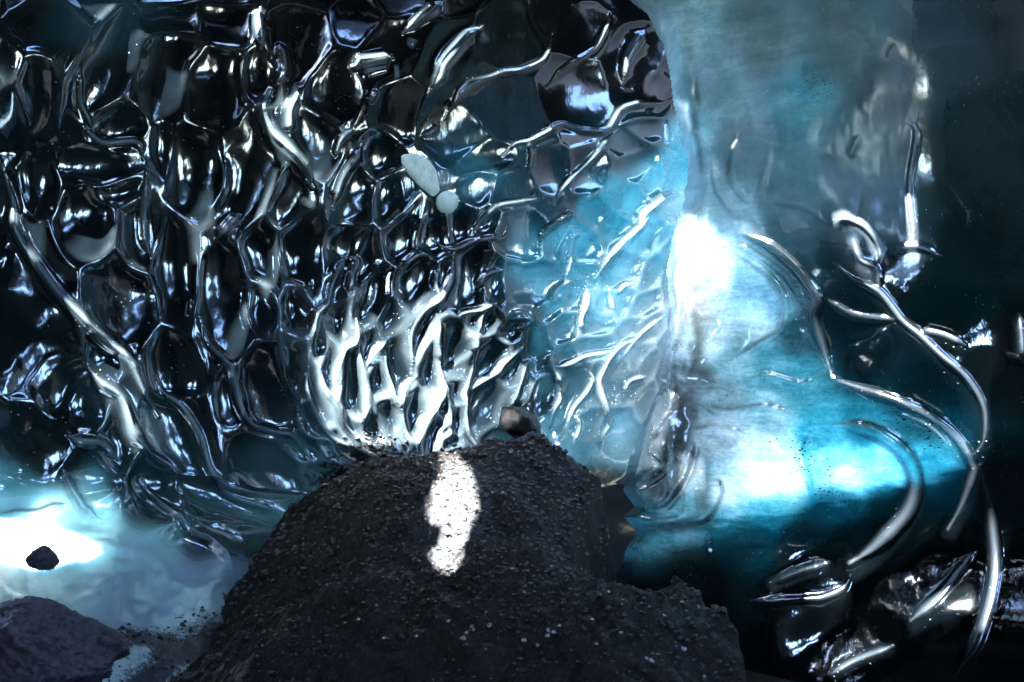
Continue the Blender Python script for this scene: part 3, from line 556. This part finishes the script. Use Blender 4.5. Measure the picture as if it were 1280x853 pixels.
# ================================================================== GROUND
def inside_dist(x, y, poly):
    """signed distance to a polygon in plan, + inside"""
    d = np.full(x.shape, 1e9); ins = np.zeros(x.shape, bool); n = len(poly)
    for i in range(n):
        (ax, ay), (bx, by) = poly[i], poly[(i + 1) % n]
        ex, ey = bx - ax, by - ay
        t = np.clip(((x - ax) * ex + (y - ay) * ey) / (ex * ex + ey * ey), 0, 1)
        d = np.minimum(d, np.hypot(x - ax - t * ex, y - ay - t * ey))
        c = ((ay > y) != (by > y)) & (x < ex * (y - ay) / (ey + 1e-12) + ax); ins ^= c
    return np.where(ins, d, -d)
pix = [(150,900),(235,806),(300,768),(345,733),(385,680),(395,625),(415,582),(450,566),(480,560),(540,552),(600,541),(660,534),(695,535),(725,544),(750,560),(730,590),(712,622),(722,655),(752,690),(800,690),(842,672),(880,684),(908,710),(925,770),(940,810),(955,870),(960,1000),(100,1000)]
poly = [(on_sand(*p).x, on_sand(*p).y) for p in pix]
def mound_z(x, y):
    sd = inside_dist(x, y, poly) + .035 * fbm(x * 5, y * 5, 3, 119)
    z = CZ - PL0 + PLS * y
    z = z + .05 * smooth(sd / .5) - np.where(sd < 0, np.minimum(-sd * np.where(x < -.35, .75, 9.0), 1.1), 0) - np.where(x < -.1, .10, .10 + .04 * smooth((x + .1) / .4)) * smooth((.28 - sd) / .28)
    z = z + .03 * fbm(x * 2.2, y * 2.2, 4, 101) + .016 * fbm(x * 10, y * 10, 4, 107, .6) + .007 * fbm(x * 44, y * 44, 3, 113, .7)
    return z, sd
gx = np.arange(-1.9, 1.5, .0085); gy = np.arange(1.45, 4.6, .0095)
GX, GY = np.meshgrid(gx, gy); GZ, SD = mound_z(GX, GY)
PG = np.stack([GX, GY, GZ], -1)
idx = np.arange(GX.size).reshape(GX.shape)
q = np.stack([idx[:-1, :-1], idx[:-1, 1:], idx[1:, 1:], idx[1:, :-1]], -1).reshape(-1, 4)
keep = (np.maximum(SD[:-1, :-1], SD[1:, 1:]) > -.5).ravel()
q = q[keep]; used, inv = np.unique(q, return_inverse=True)
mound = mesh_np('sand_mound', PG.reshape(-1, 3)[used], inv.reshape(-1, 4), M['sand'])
tag(mound, 'mound of wet black sand and gravel with a bright sunlit patch', 'sand mound')
fl = panel('cave_floor', [Vector((X0, Y0, 0)), Vector((X1, Y0, 0)), Vector((X1, 7, 0)), Vector((X0, 7, 0))], thick=Vector((0, 0, -.3)), mat=M['sand'])

def rock_mesh(name, seed, mat, sub=3, rough=.25, sx=(1, 1, .7), fine=0):
    bm = bmesh.new(); bmesh.ops.create_icosphere(bm, subdivisions=sub, radius=1)
    r = random.Random(seed); ph = [(Vector((r.uniform(-1, 1), r.uniform(-1, 1), r.uniform(-1, 1))).normalized(), r.uniform(.55, .95)) for _ in range(9)]
    co = np.array([v.co for v in bm.verts])
    nz = fbm(co[:, 0] * 2 + seed, co[:, 1] * 2 + co[:, 2] * 1.7, 4, seed)
    nf = fbm(co[:, 0] * 14 + co[:, 2] * 9 + seed, co[:, 1] * 14 - co[:, 2] * 11, 3, seed + 3, .7)
    for i, v in enumerate(bm.verts):
        p = v.co.copy()
        for nrm, d in ph:                      # knocked-off facets
            e = p.dot(nrm) - d
            if e > 0: p -= nrm * e * .8
        p *= 1 + rough * nz[i] * .5 + fine * nf[i]
        v.co = Vector((p.x * sx[0], p.y * sx[1], p.z * sx[2]))
    me = bpy.data.meshes.new(name); bm.to_mesh(me); bm.free(); me.materials.append(mat)
    for p_ in me.polygons: p_.use_smooth = True
    return me
def put(name, me, loc, s, label, cat, group=None, rot=None):
    o = bpy.data.objects.new(name, me); COL.objects.link(o); o.location = loc; o.scale = (s, s, s)
    o.rotation_euler = rot if rot else (random.uniform(-.3, .3), random.uniform(-.3, .3), random.uniform(0, 6.28))
    return tag(o, label, cat, group)

# the frosted boulder lower left and other single stones
bl = rock_mesh('boulder', 5, M['stone_frost'], 6, .22, (1.15, .8, .8), .035)
put('boulder', bl, at(60, 812, 2.02), .16, 'large dark frosted boulder at the bottom left corner', 'boulder', rot=(0, 0, .3))
put('stone', rock_mesh('stone', 9, M['stone_frost'], 5, .2, (1, 1, .9), .05), at(54, 698, 2.55), .048, 'small frost rimmed stone stuck in the glowing white ice', 'stone')
put('rock', rock_mesh('rock', 12, M['stone_dark'], 4, .35, (1.1, .8, .9)), at(652, 530, 4.25), .125, 'dark round rock behind the crest of the sand mound', 'rock')

# pebbles
peb = [rock_mesh('pebble', 20 + k, M['stone_pale'], 2, .25) for k in range(4)]
dpeb = [rock_mesh('pebble', 30 + k, M['stone_dark'], 2, .25) for k in range(4)]
def sand_at(u, v):
    p = on_sand(u, v); z, _ = mound_z(np.array([p.x]), np.array([p.y])); return Vector((p.x, p.y, float(z[0])))
spots = [(578,830,5),(684,835,4),(692,836,3),(672,842,3),(655,776,3),(854,792,5),(583,817,4),(592,815,4),(686,826,4),(612,818,4),(700,820,3),(808,838,4),(814,846,4),(776,812,3),(822,815,3),(540,690,3),(505,770,3),(448,806,3),(470,790,2.5),(640,745,3),(720,770,3),(760,745,3),(690,720,2.5),(740,800,3),(560,812,3),(608,800,3),(655,835,4),(520,830,3),(630,690,3),(780,770,3),(830,760,3),(880,800,3),(880,835,4),(905,820,3),(616,642,3),(700,650,2.5),(660,612,2.5),(590,812,3),(745,840,3),(480,825,3)]
for k, (u, v, r) in enumerate(spots):
    p = sand_at(u, v)
    put('pebble', peb[k % 4], p + Vector((0, 0, r * .25 * p.y / FPX)), r * p.y / FPX, 'small pale pebble lying on the black sand', 'pebble', 'pale pebbles on the sand mound')
for k in range(26):
    t = k / 25; u = 842 + 62 * t + random.uniform(-5, 5); v = 672 + 36 * t + random.uniform(-8, 8) - 8 * math.sin(t * 3.1)
    r = random.uniform(3, 6.5); p = sand_at(u, v + 6)
    put('pebble', dpeb[k % 4], p + Vector((0, 0, .3 * r * p.y / FPX)), r * p.y / FPX, 'black pebble in the strip of stones below the pillar foot', 'pebble', 'black pebbles at the edge of the ice')

# loose grit over the mound: too fine to count
gn = 22000
xs = rng.uniform(-1.6, 1.2, gn * 3); ys = rng.uniform(1.6, 4.2, gn * 3)
zz, sd = mound_z(xs, ys); ok = sd > -.35; xs, ys, zz = xs[ok][:gn], ys[ok][:gn], zz[ok][:gn]
jw = np.argwhere((dirt > .35) & (U > 120) & (U < 520)); jw = jw[rng.choice(len(jw), 5000)]
jw = jw[rng.random(5000) < (dirt[jw[:, 0], jw[:, 1]] / .75) ** 2]
pj = P[jw[:, 0], jw[:, 1]]; xs = np.r_[xs, pj[:, 0]]; ys = np.r_[ys, pj[:, 1] - .003]; zz = np.r_[zz, pj[:, 2]]
n = len(xs); sz = (.0022 + .009 * rng.random(n) ** 4) * (ys / 2.6)
oct_v = np.array([(1, 0, 0), (-.9, .2, 0), (0, 1, .1), (.1, -1, 0), (0, .1, .7), (0, 0, -.6)]); oct_f = np.array([(0, 2, 4), (2, 1, 4), (1, 3, 4), (3, 0, 4), (2, 0, 5), (1, 2, 5), (3, 1, 5), (0, 3, 5)])
ang = rng.uniform(0, 6.28, n); ca, sa = np.cos(ang), np.sin(ang); st = rng.uniform(.7, 1.5, (n, 3))
vv = oct_v[None] * st[:, None, :] * sz[:, None, None]
vx = vv[..., 0] * ca[:, None] - vv[..., 1] * sa[:, None]; vy = vv[..., 0] * sa[:, None] + vv[..., 1] * ca[:, None]
co = np.stack([vx + xs[:, None], vy + ys[:, None], vv[..., 2] + zz[:, None] + sz[:, None] * .3], -1).reshape(-1, 3)
ff = (oct_f[None] + (np.arange(n) * 6)[:, None, None]).reshape(-1, 3)
M['grit'] = stone_material('wet_grit', (.003, .003, .003), (.03, .027, .023), .2, 130)
grit = mesh_np('grit', co, ff, M['grit'], smooth_sh=False); tag(grit, 'fine wet grit scattered over the black sand mound', 'grit', kind='stuff')

# ================================================================== two milky air pockets in the dark wall
def pocket(pts, label):
    bm = bmesh.new(); bmesh.ops.create_icosphere(bm, subdivisions=5, radius=1)
    c = pts
    p, nrm = left_point(c[0], c[1]); px = p.y / FPX; r = math.radians(c[4])
    ex = Vector((math.cos(r), 0, -math.sin(r))); ey = Vector((math.sin(r), 0, math.cos(r)))
    ex = (ex - nrm * ex.dot(nrm)).normalized(); ey = nrm.cross(ex)
    co = np.array([v.co for v in bm.verts]); nz = fbm(co[:, 0] * 1.6 + c[0], co[:, 1] * 1.6, 3, 7)
    for i, v in enumerate(bm.verts):
        x, y, z = v.co; k = 1 + .07 * nz[i]
        bend = c[5] * x * x
        v.co = p + (ex * (x * k * c[2]) + ey * (y * k * c[3] + bend) + nrm * (z * 6 + 2.5)) * px
    me = bpy.data.meshes.new('air_pocket'); bm.to_mesh(me); bm.free(); me.materials.append(M['bubble'])
    for f in me.polygons: f.use_smooth = True
    o = bpy.data.objects.new('air_pocket', me); COL.objects.link(o); o.parent = wall; o['label'] = label
pocket((526, 214, 32, 17, 40, -6), 'milky white elongated air pocket')
pocket((557, 253, 16, 14, 0, 0), 'small round milky white air pocket')
